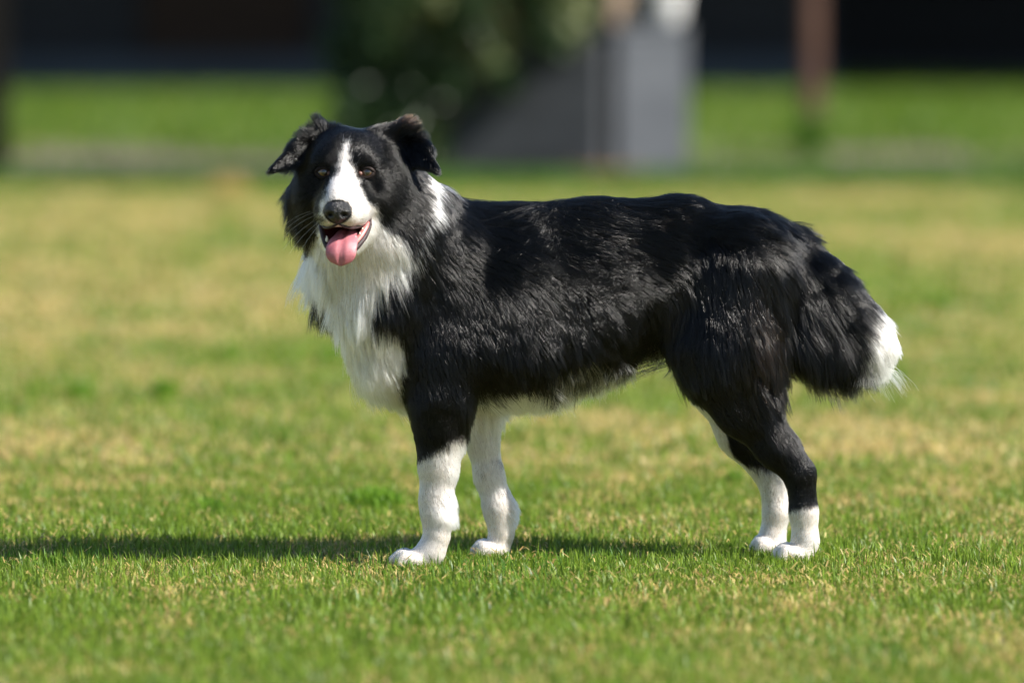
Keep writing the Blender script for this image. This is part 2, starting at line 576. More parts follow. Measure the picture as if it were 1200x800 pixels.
for k in range(30):                                    # sprays hanging over the front of the planter
    cen.append((SC.x + (q_ := rng.uniform(0.0, 0.68)), SC.y - rng.uniform(0.08, 0.2), rng.uniform(0.30 + 0.35 * q_, 0.95), 0.085))
for (x, y, zc, r) in cen:
    m = 260 if x < SC.x + 0.15 else 120
    q = rng.normal(0, 1, (m, 3)); q /= np.linalg.norm(q, axis=1)[:, None]
    q *= (rng.random((m, 1)) ** 0.4) * r * rng.uniform(0.8, 1.3)
    P.append(np.array([x, y, zc]) + q)
    tone = rng.random()
    base = np.array([[0.035, 0.07, 0.025], [0.05, 0.095, 0.03], [0.025, 0.045, 0.022]])
    col = pick(base, m)
    if tone > 0.72: col = pick(np.array([[0.20, 0.21, 0.08], [0.11, 0.15, 0.045], [0.15, 0.19, 0.10]]), m)
    elif tone > 0.62 and zc > 0.6 and x > SC.x + 0.1: col = pick(np.array([[0.20, 0.09, 0.05], [0.16, 0.10, 0.06]]), m)
    CC.append(col)
P, CC = np.concatenate(P), np.concatenate(CC)
k = P[:, 2] > 0.02
P, CC = P[k], CC[k]
V, f1, f2, C_ = leaf_cloud(P, rng.normal(size=P.shape), np.full(len(P), 0.032), CC)
lf = link('foliage', np_mesh('foliage', V, [np.concatenate([f1, f2])], mat=leaf_mat, attr=C_), sh)

# litter at the foot of the planter
lc = Vector((pt(718, 16.5), 16.5, 0))
m = 260
P = np.stack([lc.x + rng.normal(0, 0.06, m), lc.y + rng.normal(0, 0.05, m), np.abs(rng.normal(0.012, 0.012, m)) + 0.004], 1)
V, f1, f2, C_ = leaf_cloud(P, rng.normal(size=P.shape) + np.array([0, 0, 2]), np.full(m, 0.022), pick(np.array([[0.30, 0.15, 0.07], [0.36, 0.2, 0.1], [0.22, 0.12, 0.07]]), m))
ll = link('leaf_litter', np_mesh('leaf_litter', V - np.array(lc), [np.concatenate([f1, f2])], mat=leaf_mat, attr=C_))
ll.location = lc
tag(ll, 'small heap of rust-brown dry leaves at the foot of the grey planter', 'leaves', kind='stuff')

rust_wood = mottled('red_brown_timber', (0.045, 0.022, 0.014), (0.085, 0.044, 0.030), 5, 0.8, 0.4, (6, 6, 0.7))
dark_wood = mottled('tarred_timber', (0.004, 0.004, 0.004), (0.01, 0.009, 0.008), 5, 0.8, 0.4, (6, 6, 0.7))


def fence_post(u, y, w, h, mat, label, rz):
    x = pt(u, y)
    o = empty('wooden_post', (x, y, 0), label, 'post')
    bm = bmesh.new(); box_bm(bm, x, y, h / 2 - 0.05, w, w, h + 0.1, rz, 0.008)
    bm_obj('shaft', bm, mat, o)
    bm = bmesh.new(); box_bm(bm, x, y, h + 0.02, w * 1.12, w * 1.12, 0.035, rz, 0.006, 0.75)
    bm_obj('cap', bm, mat, o)
    return o


fence_post(951, 19.2, 0.085, 1.7, rust_wood, 'red-brown wooden post in the bank, right of the grey planter', R(18))
fence_post(-13, 16.9, 0.17, 1.6, dark_wood, 'black tarred wooden post at the left edge of the picture', R(10))
tuft(950, 188, 0.13, 0.30, 420, 'lush green weeds grown up round the foot of the red-brown post', LUSH, None)

# ------------------------------------------------------------------ the dog: one continuous body grown from a distance field
H_EYE = sv(405, 202, -0.155)                   # midpoint between the eyes
YAW = R(6)
HF = np.array([-math.sin(YAW), -math.cos(YAW), 0.0])
HR = np.array([math.cos(YAW), -math.sin(YAW), 0.0])
HU = np.array([0, 0, 1.0])


def H(r, f, u):
    """A point of the head in millimetres: to its left side, forward, up, from between the eyes."""
    return H_EYE + (HR * r + HF * f + HU * u) * 0.001


STEP = 0.0035
LO, HI = np.array([-0.40, -0.36, -0.02]), np.array([0.62, 0.24, 0.72])
AX = [np.arange(LO[i], HI[i], STEP) for i in range(3)]
SH = tuple(len(a) for a in AX)
F = np.full(SH, 1.0, dtype=np.float32)


def region(lo, hi):
    s = []
    for i in range(3):
        a = int(np.clip(np.floor((lo[i] - LO[i]) / STEP), 0, SH[i]))
        b = int(np.clip(np.ceil((hi[i] - LO[i]) / STEP) + 1, 0, SH[i]))
        s.append(slice(a, b))
    X, Y, Z = np.meshgrid(AX[0][s[0]], AX[1][s[1]], AX[2][s[2]], indexing='ij', sparse=True)
    return tuple(s), X.astype(np.float32), Y.astype(np.float32), Z.astype(np.float32)


def smin(a, b, k):
    h = np.maximum(k - np.abs(a - b), 0) / k
    return np.minimum(a, b) - h * h * k * 0.25


def put(d, s, k):
    F[s] = smin(F[s], d, k)


def limb(p, k=0.02, ly=1.0):
    """Chain of (point, radius in metres), each link a tapered capsule; ly widens it sideways."""
    for (a, ra), (b, rb) in zip(p, p[1:]):
        a, b = np.asarray(a, float), np.asarray(b, float)
        m = max(ra, rb) * max(1, ly) + 2 * k + 0.012
        s, X, Y, Z = region(np.minimum(a, b) - m, np.maximum(a, b) + m)
        ab = b - a
        abs_ = ab * np.array([1, 1 / ly, 1])
        L = max(float(abs_ @ abs_), 1e-9)
        px, py, pz = X - a[0], (Y - a[1]) / ly, Z - a[2]
        t = np.clip((px * abs_[0] + py * abs_[1] + pz * abs_[2]) / L, 0, 1)
        d = np.sqrt((px - t * abs_[0]) ** 2 + (py - t * abs_[1]) ** 2 + (pz - t * abs_[2]) ** 2) - (ra + (rb - ra) * t)
        put(d, s, k)


def ell(c, radii, k=0.015, axes=None, carve=False):
    c = np.asarray(c, float)
    m = max(radii) + 2 * k + 0.012
    s, X, Y, Z = region(c - m, c + m)
    A = np.eye(3) if axes is None else np.array(axes)
    q = [((X - c[0]) * A[i][0] + (Y - c[1]) * A[i][1] + (Z - c[2]) * A[i][2]) / radii[i] for i in range(3)]
    k0 = np.sqrt(q[0] ** 2 + q[1] ** 2 + q[2] ** 2)
    k1 = np.sqrt((q[0] / radii[0]) ** 2 + (q[1] / radii[1]) ** 2 + (q[2] / radii[2]) ** 2)
    d = k0 * (k0 - 1) / np.maximum(k1, 1e-6)
    if carve:
        F[s] = -smin(-F[s], d, k)
    else:
        put(d, s, k)


def flap(a, b, c, th, k=0.008):
    """A thin rounded triangle (ear leather)."""
    a, b, c = (np.asarray(p, float) for p in (a, b, c))
    m = th + 2 * k + 0.01
    s, X, Y, Z = region(np.minimum(np.minimum(a, b), c) - m, np.maximum(np.maximum(a, b), c) + m)
    P = np.stack(np.broadcast_arrays(X, Y, Z), -1)
    ba, cb, ac = b - a, c - b, a - c
    n = np.cross(ba, ac)
    pa, pb, pc_ = P - a, P - b, P - c
    ins = (np.sign(pa @ np.cross(ba, n)) + np.sign(pb @ np.cross(cb, n)) + np.sign(pc_ @ np.cross(ac, n))) < 2
    def seg(p, e):
        t = np.clip((p @ e) / (e @ e), 0, 1)
        v = p - t[..., None] * e
        return (v * v).sum(-1)
    de = np.minimum(np.minimum(seg(pa, ba), seg(pb, cb)), seg(pc_, ac))
    dp = (pa @ n) ** 2 / (n @ n)
    put((np.sqrt(np.where(ins, de, dp)) - th).astype(np.float32), s, k)


def r_(px): return px / 800.0


def AY(u): return -0.02 + (u - 500) * 0.00019       # the spine runs slightly away from us


# trunk
limb([(sv(500, 355, AY(500)), r_(82)), (sv(590, 360, AY(590)), r_(103)), (sv(690, 337, AY(690)), r_(85)), (sv(785, 322, AY(785)), r_(73)), (sv(868, 322, AY(868)), r_(62))], 0.03, 0.86)
limb([(sv(540, 300, AY(540)), r_(58)), (sv(700, 290, AY(700)), r_(50)), (sv(800, 285, AY(800)), r_(48)), (sv(875, 300, AY(875)), r_(40))], 0.03, 0.9)
limb([(sv(548, 405, AY(548)), r_(56)), (sv(630, 405, AY(630)), r_(54)), (sv(705, 383, AY(705)), r_(46))], 0.03, 1.5)
# chest and neck
limb([(sv(498, 340, AY(480)), r_(78)), (sv(480, 375, -0.03), r_(63)), (sv(479, 425, -0.025), r_(46))], 0.03, 0.95)
limb([(sv(464, 350, -0.045), r_(47)), (sv(463, 410, -0.04), r_(41))], 0.03, 1.1)
limb([(sv(510, 315, AY(500)), r_(72)), (sv(455, 268, -0.06), r_(70)), (sv(430, 225, -0.075), r_(62))], 0.03, 1.0)
limb([(sv(406, 290, -0.075), r_(38)), (sv(446, 334, -0.055), r_(41))], 0.03, 1.15)
limb([(sv(452, 292, -0.085), r_(46)), (sv(452, 350, -0.075), r_(48)), (sv(455, 410, -0.06), r_(40))], 0.03, 1.0)
limb([(sv(394, 308, -0.035), r_(26)), (sv(398, 345, -0.03), r_(22))], 0.02, 0.9)      # far side of the ruff
# near hind leg
for (sy, pts) in ((-1, None), (1, None)):
    pass
hy = AY(880) - 0.055
limb([(sv(866, 312, hy), r_(62)), (sv(852, 400, hy - 0.008), r_(54)), (sv(848, 430, hy - 0.008), r_(40)), (sv(874, 480, hy), r_(29)), (sv(908, 523, 0.0), r_(20.5)), (sv(934, 552, 0.0), r_(17.5))], 0.022, 0.72)
limb([(sv(812, 392, hy), r_(38)), (sv(836, 428, hy), r_(34)), (sv(864, 476, hy), r_(24))], 0.025, 0.75)
limb([(sv(884, 400, hy), r_(36)), (sv(893, 450, hy), r_(24))], 0.025, 0.8)
limb([(sv(928, 540, 0.0), r_(17)), (sv(938, 556, 0.0), r_(16.5)), (sv(942, 600, 0.0), r_(15.5)), (sv(944, 634, 0.0), r_(14.5)), (sv(938, 648, 0.0), r_(14))], 0.010, 0.9)


def paw(u, v, y, w=1.0, reach=22, drop=4):
    for j, (dy, du) in enumerate(((-0.025, 7), (-0.0088, 0), (0.0088, 0), (0.025, 7))):
        a = sv(u - 4, v - 3, y + dy * 0.75 * w)
        b = sv(u - reach + du, v + drop - 1.5, y + dy * w)
        a[2] = max(a[2], 0.013); b[2] = 0.0105
        limb([(a, r_(8.0)), ((a + b) / 2 + np.array([-0.003, 0, 0.0065]), r_(7.4)), (b, r_(6.4))], 0.002)
    limb([(sv(u + 5, v - 2, y) * np.array([1, 1, 0]) + np.array([0, 0, 0.013]), r_(11)), (sv(u - reach * 0.45, v, y) * np.array([1, 1, 0]) + np.array([0, 0, 0.011]), r_(9))], 0.008, 1.5)


paw(934, 652, 0.0, 1.0, 24)
# far hind leg
fy = AY(880) + 0.06
limb([(sv(862, 330, fy), r_(56)), (sv(850, 405, fy), r_(46)), (sv(842, 446, fy), r_(34)), (sv(868, 508, fy), r_(24)), (sv(904, 560, fy + 0.005), r_(16))], 0.022, 0.72)
limb([(sv(905, 556, fy), r_(17)), (sv(910, 600, fy), r_(14.5)), (sv(905, 630, fy), r_(14)), (sv(903, 640, fy), r_(14))], 0.010, 0.9)
paw(904, 644, fy, 0.9, 20)
# near front leg
ny = -0.085
limb([(sv(525, 320, ny + 0.025), r_(62)), (sv(517, 410, ny + 0.008), r_(48)), (sv(517, 468, ny), r_(34)), (sv(516, 505, ny), r_(26)), (sv(513, 545, ny), r_(19)), (sv(511, 585, ny), r_(15.5)), (sv(512, 608, ny), r_(15))], 0.022, 0.72)
limb([(sv(512, 604, ny), r_(15)), (sv(512, 628, ny), r_(13)), (sv(504, 648, ny), r_(15)), (sv(492, 656, ny), r_(13.5))], 0.012, 0.95)
paw(488, 661, ny, 1.05, 27)
# far front leg
gy = 0.055
limb([(sv(535, 400, gy), r_(50)), (sv(556, 478, gy), r_(28)), (sv(566, 520, gy), r_(15)), (sv(573, 556, gy), r_(13.5)), (sv(584, 592, gy), r_(14.5)), (sv(586, 606, gy), r_(14))], 0.022, 0.75)
limb([(sv(586, 600, gy), r_(14)), (sv(588, 625, gy), r_(12.5)), (sv(583, 643, gy), r_(14))], 0.012, 0.95)
paw(579, 648, gy, 0.95, 22)
# tail
limb([(sv(872, 290, AY(870)), r_(44)), (sv(915, 305, 0.055), r_(36)), (sv(955, 342, 0.045), r_(38)), (sv(990, 378, 0.04), r_(34)), (sv(1016, 398, 0.04), r_(27)), (sv(1030, 408, 0.04), r_(20))], 0.022, 0.85)

limb([(sv(915, 340, 0.045), r_(38)), (sv(945, 388, 0.045), r_(36)), (sv(985, 402, 0.04), r_(30))], 0.03, 0.8)

# head
AXH = [HR, HF, HU]
ell(H(0, -48, 8), (.062, .066, .053), 0.015, AXH)
for s_ in (-1, 1):
    ell(H(s_ * 25, -12, 13), (.024, .024, .020), 0.016, AXH)
    ell(H(s_ * 43, -38, -34), (.038, .048, .043), 0.02, AXH)
    ell(H(s_ * (48 if s_ > 0 else 48), -62, -48), (.035, .040, .046), 0.025, AXH)
limb([(H(0, -8, -24), .034), (H(0, 30, -34), .0285), (H(0, 62, -44), .0235), (H(0, 74, -48), .019)], 0.014)
limb([(H(0, 2, 0), .016), (H(0, 70, -34), .0125)], 0.014)
for s_ in (-1, 1):
    limb([(H(s_ * 20, 12, -46), .025), (H(s_ * 16.5, 42, -54), .0215), (H(s_ * 12.5, 66, -58), .0175)], 0.010)
limb([(H(0, -20, -76), .034), (H(0, 20, -92), .022), (H(0, 48, -107), .0135), (H(0, 58, -111), .0095)], 0.012)
for s_ in (-1, 1):
    limb([(H(s_ * 26, -8, -78), .020), (H(s_ * 18, 26, -94), .011), (H(s_ * 9, 54, -109), .007)], 0.010)
ell(H(0, 40, -85), (.028, .062, .0125), 0.006, [HR, HF * 0.962 - HU * 0.275, HU * 0.962 + HF * 0.275], carve=True)
for s_ in (-1, 1):
    ell(H(s_ * 31.5, 12.5, 0), (.0122, .010, .0090), 0.004, AXH, carve=True)
# ears: base, fold crest, hanging tip
E = lambda u, v, y: sv(u, v, y)
flap(E(438, 157, -0.10), E(474, 197, -0.075), E(475, 151, -0.085), r_(6.5), 0.016)
flap(E(474, 152, -0.085), E(476, 196, -0.085), E(502, 174, -0.115), r_(6), 0.016)
flap(E(489, 161, -0.10), E(485, 193, -0.11), E(513, 200, -0.135), r_(3.8), 0.008)
flap(E(402, 157, -0.10), E(360, 197, -0.075), E(376, 151, -0.085), r_(6), 0.016)
flap(E(376, 151, -0.085), E(354, 193, -0.08), E(344, 172, -0.11), r_(5), 0.012)
flap(E(360, 158, -0.09), E(350, 190, -0.105), E(318, 200, -0.135), r_(3.8), 0.008)
# light smoothing, then surface nets
for _ in range(1):
    for ax_ in range(3):
        F = 0.5 * F + 0.25 * (np.roll(F, 1, ax_) + np.roll(F, -1, ax_))


def surface_nets(F, lo, h):
    ins = F < 0
    nx, ny_, nz_ = F.shape
    c = [ins[a:nx - 1 + a, b:ny_ - 1 + b, d:nz_ - 1 + d] for a in (0, 1) for b in (0, 1) for d in (0, 1)]
    sm = np.zeros(c[0].shape, dtype=np.int8)
    for q in c: sm += q
    ci = np.argwhere((sm > 0) & (sm < 8))
    idx = np.full(sm.shape, -1, dtype=np.int32)
    idx[tuple(ci.T)] = np.arange(len(ci))
    acc, cnt = np.zeros((len(ci), 3)), np.zeros(len(ci))
    cor = [(a, b, d) for a in (0, 1) for b in (0, 1) for d in (0, 1)]
    val = {k: F[ci[:, 0] + k[0], ci[:, 1] + k[1], ci[:, 2] + k[2]] for k in cor}
    for a in cor:
        for ax_ in range(3):
            if a[ax_] == 0:
                b = list(a); b[ax_] = 1; b = tuple(b)
                fa, fb = val[a], val[b]
                m = (fa < 0) != (fb < 0)
                t = np.where(m, fa / np.where(m, fa - fb, 1), 0)
                p = np.repeat(np.array(a, float)[None], len(ci), 0)
                p[:, ax_] += t
                acc[m] += p[m]; cnt[m] += 1
    V = (ci + acc / cnt[:, None]) * h + lo
    quads = []
    for ax_ in range(3):
        o1, o2 = [(1, 2), (2, 0), (0, 1)][ax_]
        a = [slice(1, n - 1) for n in F.shape]
        b = list(a); 
        a[ax_] = slice(0, F.shape[ax_] - 1); b[ax_] = slice(1, F.shape[ax_])
        A, B = ins[tuple(a)], ins[tuple(b)]
        e = np.argwhere(A != B)
        flip = A[tuple(e.T)]
        off = np.ones(3, int); off[ax_] = 0
        e = e + off
        def cell(d1, d2):
            q = e.copy(); q[:, o1] -= d1; q[:, o2] -= d2
            return idx[q[:, 0], q[:, 1], q[:, 2]]
        Q = np.stack([cell(1, 1), cell(0, 1), cell(0, 0), cell(1, 0)], 1)
        Q[~flip] = Q[~flip][:, ::-1]
        quads.append(Q)
    return V, np.concatenate(quads)


BV, BQ = surface_nets(F, LO, STEP)
keep = (BQ >= 0).all(1)
BQ = BQ[keep]


def vert_normals(V, Q):
    fn = np.cross(V[Q[:, 2]] - V[Q[:, 0]], V[Q[:, 3]] - V[Q[:, 1]])
    n = np.zeros_like(V)
    for k in range(4):
        for d in range(3):
            n[:, d] += np.bincount(Q[:, k], fn[:, d], len(V))
    return n / np.maximum(np.linalg.norm(n, axis=1), 1e-12)[:, None]


BN = vert_normals(BV, BQ)


# coat pattern ------------------------------------------------------
def to_photo(P):
    """Where a point lies on the measured side view."""
    ct, st = math.cos(TILT), math.sin(TILT)
    x, y, z = P[:, 0], P[:, 1] + CAM_D, P[:, 2] - CAM_H
    fwd, up = y * ct - z * st, y * st + z * ct
    return 600 + PX * x / fwd, 400 - PX * up / fwd


def in_poly(u, v, poly):
    c = np.zeros(len(u), dtype=bool)
    p = np.array(poly, float)
    for (x1, y1), (x2, y2) in zip(p, np.roll(p, -1, 0)):
        m = (y1 > v) != (y2 > v)
        c ^= m & (u < (x2 - x1) * (v - y1) / ((y2 - y1) if y2 != y1 else 1e-9) + x1)
    return c


FRONT_WHITE = [(405, 163), (409, 172), (411, 185), (413, 196), (417, 206), (422, 220), (431, 234), (441, 247), (446, 257), (460, 268), (472, 279), (480, 292),
               (489, 285), (495, 262), (498, 240), (498, 216), (502, 202), (509, 210), (514, 229), (508, 250), (498, 266), (490, 286), (482, 304), (474, 318), (458, 326), (446, 340),
               (439, 356), (434, 372), (438, 380), (452, 380), (467, 390), (474, 405), (472, 425), (463, 442), (470, 470), (475, 510), (380, 510), (370, 400), (391, 374), (392, 352), (374, 326), (362, 316),
               (348, 300), (346, 290), (358, 279), (376, 272), (378, 258), (374, 250), (377, 235), (384, 220), (393, 205), (398, 190), (402, 174)]
BLACK, DARK, WHITE, CREAM = np.array([0.003, 0.003, 0.0032]), np.array([0.02, 0.014, 0.011]), np.array([0.89, 0.885, 0.87]), np.array([0.70, 0.61, 0.49])


def whiteness(P, Nn, jit):
    u, v = to_photo(P)
    u, v = u + rng.normal(0, 1.5, len(u)) * (0.3 + jit), v + rng.normal(0, 1.5, len(u)) * (0.3 + jit)
    u = u + (noise2(P[:, 0], P[:, 2], 90, 71, 2) - 0.5) * 9 * jit
    v = v + (noise2(P[:, 0], P[:, 2], 90, 75, 2) - 0.5) * 9 * jit
    y = P[:, 1]
    w = in_poly(u, v, FRONT_WHITE) & ((y < 0.0) | (v > 375))
    w |= (y < -0.02) & (u > 435) & (u < 562) & (v > 540 - (u - 485) * 0.50) & (v > 503)           # near front leg
    w |= (y >= -0.02) & (u > 532) & (u < 640) & (v > 478)                           # far front leg
    w |= (u > 538) & (u < 640) & (v > 458 - 0.05 * (u - 540)) & ~((y < -0.05) & (u < 566))                        # white of the chest floor
    w |= (u >= 640) & (u < 775) & (Nn[:, 2] < -0.86)
    w |= (u > 780) & (y < 0.045) & (v > 594 - (u - 940) * 0.25)                       # near hind foot
    w |= (u > 780) & (y >= 0.045) & ((v > 548) | ((Nn[:, 0] < -0.45) & (v > 455)))      # far hind leg
    w |= u + rng.normal(0, 4.5, len(u)) * jit > 1013 - (v - 380) * 0.05
    return w


def skin_tint(P, Nn):
    w = np.mean([whiteness(P, Nn, 0.8) for _ in range(12)], 0)[:, None]
    c = w * np.array([0.50, 0.45, 0.41]) + (1 - w) * np.array([0.006, 0.0055, 0.0055])
    h = (P - H_EYE) @ np.array([HR, HF, HU]).T * 1000
    m = (np.abs(h[:, 0]) < 30) & (h[:, 1] > -15) & (h[:, 1] < 95)
    q = np.stack([h[:, 0] / 30, (h[:, 1] - 40) * 0.962 / 64 - (h[:, 2] + 85) * 0.275 / 64, ((h[:, 2] + 85) * 0.962 + (h[:, 1] - 40) * 0.275) / 14.5], 1)
    mouth = m & ((q ** 2).sum(1) < 1.12)
    c[mouth] = (0.10, 0.022, 0.024)
    c[(((h - np.array([0, 83, -52.5])) / np.array([21, 18, 19])) ** 2).sum(1) < 1] = (0.01, 0.01, 0.011)
    eye = ((h[:, 1] > 0) & (((np.abs(h[:, 0]) - 31.5) / 12) ** 2 + (h[:, 2] / 8.5) ** 2 < 1))
    c[eye] = (0.012, 0.009, 0.008)
    return c, mouth, eye


skin_c, mouth_v, eye_v = skin_tint(BV, BN)
N = Nodes('dog_skin')
at = N.n('ShaderNodeAttribute', attribute_name='tint')
N.l(at.outputs['Color'], N.bsdf.inputs['Base Color'])
N.bsdf.inputs['Roughness'].default_value = 0.7
N.bsdf.inputs['Specular IOR Level'].default_value = 0.03
skin_mat = N.m
dog = link('dog', np_mesh('dog', BV, [BQ], True, skin_mat, skin_c))
tag(dog, 'black and white long-haired collie standing side-on on the lawn, tongue out', 'dog')
print('dog verts', len(BV))

# ------------------------------------------------------------------ face parts
N = Nodes('nose_leather')
tc = N.n('ShaderNodeTexCoord').outputs['Object']
vo = N.n('ShaderNodeTexVoronoi'); vo.inputs['Scale'].default_value = 600; N.l(tc, vo.inputs['Vector'])
N.bsdf.inputs['Base Color'].default_value = (0.012, 0.012, 0.014, 1)
N.bsdf.inputs['Roughness'].default_value = 0.34
N.bump(vo.outputs['Distance'], 0.8, 0.0015)
nose_mat = N.m
lip_mat = mottled('lip_skin', (0.016, 0.012, 0.013), (0.055, 0.03, 0.032), 120, 0.42, 0.6, None, 0.001)
gum_mat = mottled('gum', (0.50, 0.13, 0.13), (0.60, 0.22, 0.20), 90, 0.28, 0.2, None, 0.001)
tooth_mat = mottled('tooth', (0.72, 0.68, 0.58), (0.80, 0.77, 0.70), 90, 0.25, 0.0)
N = Nodes('tongue')
tc = N.n('ShaderNodeTexCoord').outputs['Object']
nz = N.noise(900, 3, tc)
N.l(N.ramp(N.noise(60, 4, tc).outputs[0], [(0.3, (0.32, 0.095, 0.12)), (0.7, (0.44, 0.155, 0.175))]), N.bsdf.inputs['Base Color'])
N.bsdf.inputs['Roughness'].default_value = 0.42
N.bsdf.inputs['Subsurface Weight'].default_value = 0.25
N.bsdf.inputs['Subsurface Radius'].default_value = (0.006, 0.002, 0.0015)
N.bsdf.inputs['Subsurface Scale'].default_value = 0.5
N.bump(nz.outputs[0], 0.6, 0.001)
tongue_mat = N.m


def grid_obj(name, rows, mat, close=True, ends=True):
    """Rows of points lofted into one skin."""
    bm = bmesh.new()
    vs = [[bm.verts.new(tuple(p)) for p in r] for r in rows]
    n = len(rows[0])
    for a, b in zip(vs, vs[1:]):
        for k in range(n if close else n - 1):
            bm.faces.new((a[k], a[(k + 1) % n], b[(k + 1) % n], b[k]))
    if ends:
        bm.faces.new(vs[0][::-1]); bm.faces.new(vs[-1])
    bmesh.ops.recalc_face_normals(bm, faces=bm.faces)
    return bm_obj(name, bm, mat, dog, True)


# nose: broad rounded leather with two nostrils and a groove down the front
NC = (0, 83, -52.5)
rows = []
for i in range(33):
    ph = math.pi * i / 32
    row = []
    for k in range(56):
        th = 2 * math.pi * k / 56
        x, y, zz = math.sin(ph) * math.cos(th), math.sin(ph) * math.sin(th), math.cos(ph)
        sx = 19.5 * (1 + 0.08 * zz) * (1 if zz > -0.2 else 1 - 0.30 * (-zz - 0.2) / 0.8)
        rr, ff, uu = x * sx, y * 14.0, zz * 17.5
        if y > 0:
            ff += 1.5 * (1 - abs(zz)) - 1.2 * math.exp(-(rr / 1.5) ** 2) * (1 if zz < 0.1 else 0.15)
            for s_ in (-1, 1):
                d2 = ((rr - s_ * 9.5) / 4.0) ** 2 + ((uu + 4.5) / 3.4) ** 2
                ff -= 7.0 * math.exp(-d2 ** 2)
                slit = ((rr - s_ * 14.5) / 4.5) ** 2 + ((uu + 6.0) / 1.6) ** 2
                ff -= 3.0 * math.exp(-slit)
        row.append(H(NC[0] + rr, NC[1] + ff, NC[2] + uu))
    rows.append(row)
grid_obj('nose', rows, nose_mat, True, False)

# tongue: rolls over the front teeth and hangs, grooved down the middle
TL = [(2, 18, -84, 17), (2, 40, -89, 19), (1, 55, -93, 22), (0, 65, -99, 23.5), (-1, 71, -107, 24), (-1, 73, -115, 23.5), (-1, 72.5, -121, 21), (-1, 71.5, -126, 16.5), (-1, 70.5, -129, 9.5), (-1, 70, -130.5, 3)]
TL = np.array(TL, float) * np.array([1, 1, 1, 0.93]) + np.array([3.5, 0, 0, 0])
tt = np.linspace(0, len(TL) - 1, 36)
TLs = np.stack([np.interp(tt, np.arange(len(TL)), TL[:, i]) for i in range(4)], 1)
for _ in range(2): TLs[1:-1] = (TLs[:-2] + 2 * TLs[1:-1] + TLs[2:]) / 4
rows = []
for i, (r, f, u, w) in enumerate(TLs):
    a, b = TLs[max(i - 1, 0)], TLs[min(i + 1, len(TLs) - 1)]
    tf, tu = b[1] - a[1], b[2] - a[2]
    L_ = math.hypot(tf, tu)
    nf, nu = -tu / L_, tf / L_
    row = []
    m = 28
    for k in range(m):
        th = 2 * math.pi * k / m
        x, y = math.cos(th), math.sin(th)
        off = y * 3.6 * (w / 22) ** 0.4
        if y > 0: off += -3.4 * math.exp(-(x / 0.12) ** 2) + 1.6 * (1 - x * x) - 1.6 * x * x
        else: off += -1.6 * x * x
        row.append(H(r + x * w, f + nf * off, u + nu * off))
    rows.append(row)
grid_obj('tongue', rows, tongue_mat)


def path_tube(name, pts, radii, mat, n=10, parent=None):
    pts = np.array(pts, float)
    t = np.linspace(0, len(pts) - 1, (len(pts) - 1) * 6 + 1)
    ps = np.stack([np.interp(t, np.arange(len(pts)), pts[:, i]) for i in range(3)], 1)
    rs = np.interp(t, np.arange(len(pts)), radii)
    for _ in range(4): ps[1:-1] = (ps[:-2] + 2 * ps[1:-1] + ps[2:]) / 4
    bm = bmesh.new()
    tube(bm, [H(*p) for p in ps], [r * 0.001 for r in rs], n)
    bmesh.ops.recalc_face_normals(bm, faces=bm.faces)
    return bm_obj(name, bm, mat, parent or dog, True)


path_tube('lower_lip', [(37, 10, -66), (38, 22, -76), (32, 36, -92), (22, 50, -106), (8, 60, -114), (-8, 60, -114), (-20, 50, -105), (-28, 36, -90), (-33, 22, -74), (-34, 12, -66)],
          [1.5, 3.4, 4.2, 4.5, 4, 4, 4.5, 4, 3.4, 1.5], lip_mat)
path_tube('gum', [(34, 12, -67), (34, 24, -76), (27, 37, -90), (18, 49, -102), (6, 56, -109)], [1.5, 4.6, 5.0, 4.2, 3.0], gum_mat)
path_tube('upper_lip', [(37, 10, -66), (33, 26, -72), (27, 48, -76), (18, 68, -77.5), (6, 79, -74), (0, 81, -70), (-6, 79, -74), (-18, 68, -77.5), (-27, 48, -76), (-34, 12, -66)],
          [1.0, 1.6, 1.8, 1.8, 1.6, 1.4, 1.6, 1.8, 1.8, 1.0], lip_mat)
for (r, f, u, h_, w_) in ((21, 46, -100, 11, 3.0), (26, 38, -90, 6, 2.8), (29, 31, -84, 6, 3.0), (31, 25, -79, 6, 3.0), (-21, 46, -100, 11, 3.0)):
    bm = bmesh.new()
    tube(bm, [H(r, f, u), H(r, f + 1, u + h_ * 0.6), H(r, f + 1.5, u + h_)], [w_ * 0.001, w_ * 0.0007, 0.0004], 8)
    bm_obj('tooth', bm, tooth_mat, dog, True)

# eyes: a ball with iris and pupil turned to the camera, in a dark rim
N = Nodes('eye_ball')
tc = N.n('ShaderNodeTexCoord').outputs['Object']
sx_ = N.n('ShaderNodeSeparateXYZ'); N.l(tc, sx_.inputs[0])
cmb = N.n('ShaderNodeCombineXYZ'); N.l(sx_.outputs[0], cmb.inputs[0]); N.l(sx_.outputs[2], cmb.inputs[2])
ln = N.n('ShaderNodeVectorMath', operation='LENGTH'); N.l(cmb.outputs[0], ln.inputs[0])
sc_ = N.n('ShaderNodeMath', operation='MULTIPLY'); N.l(ln.outputs['Value'], sc_.inputs[0]); sc_.inputs[1].default_value = 100
N.l(N.ramp(sc_.outputs[0], [(0.0, (0.003, 0.003, 0.003)), (0.33, (0.004, 0.003, 0.003)), (0.40, (0.060, 0.026, 0.010)), (0.62, (0.115, 0.054, 0.020)), (0.72, (0.02, 0.010, 0.006)), (0.92, (0.03, 0.018, 0.014))]), N.bsdf.inputs['Base Color'])
N.bsdf.inputs['Roughness'].default_value = 0.25
N.bsdf.inputs['Coat Weight'].default_value = 1.0
N.bsdf.inputs['Coat Roughness'].default_value = 0.02
eye_mat = N.m
rim_mat = mottled('eye_rim', (0.012, 0.010, 0.010), (0.03, 0.022, 0.020), 150, 0.4, 0.2, None, 0.001)
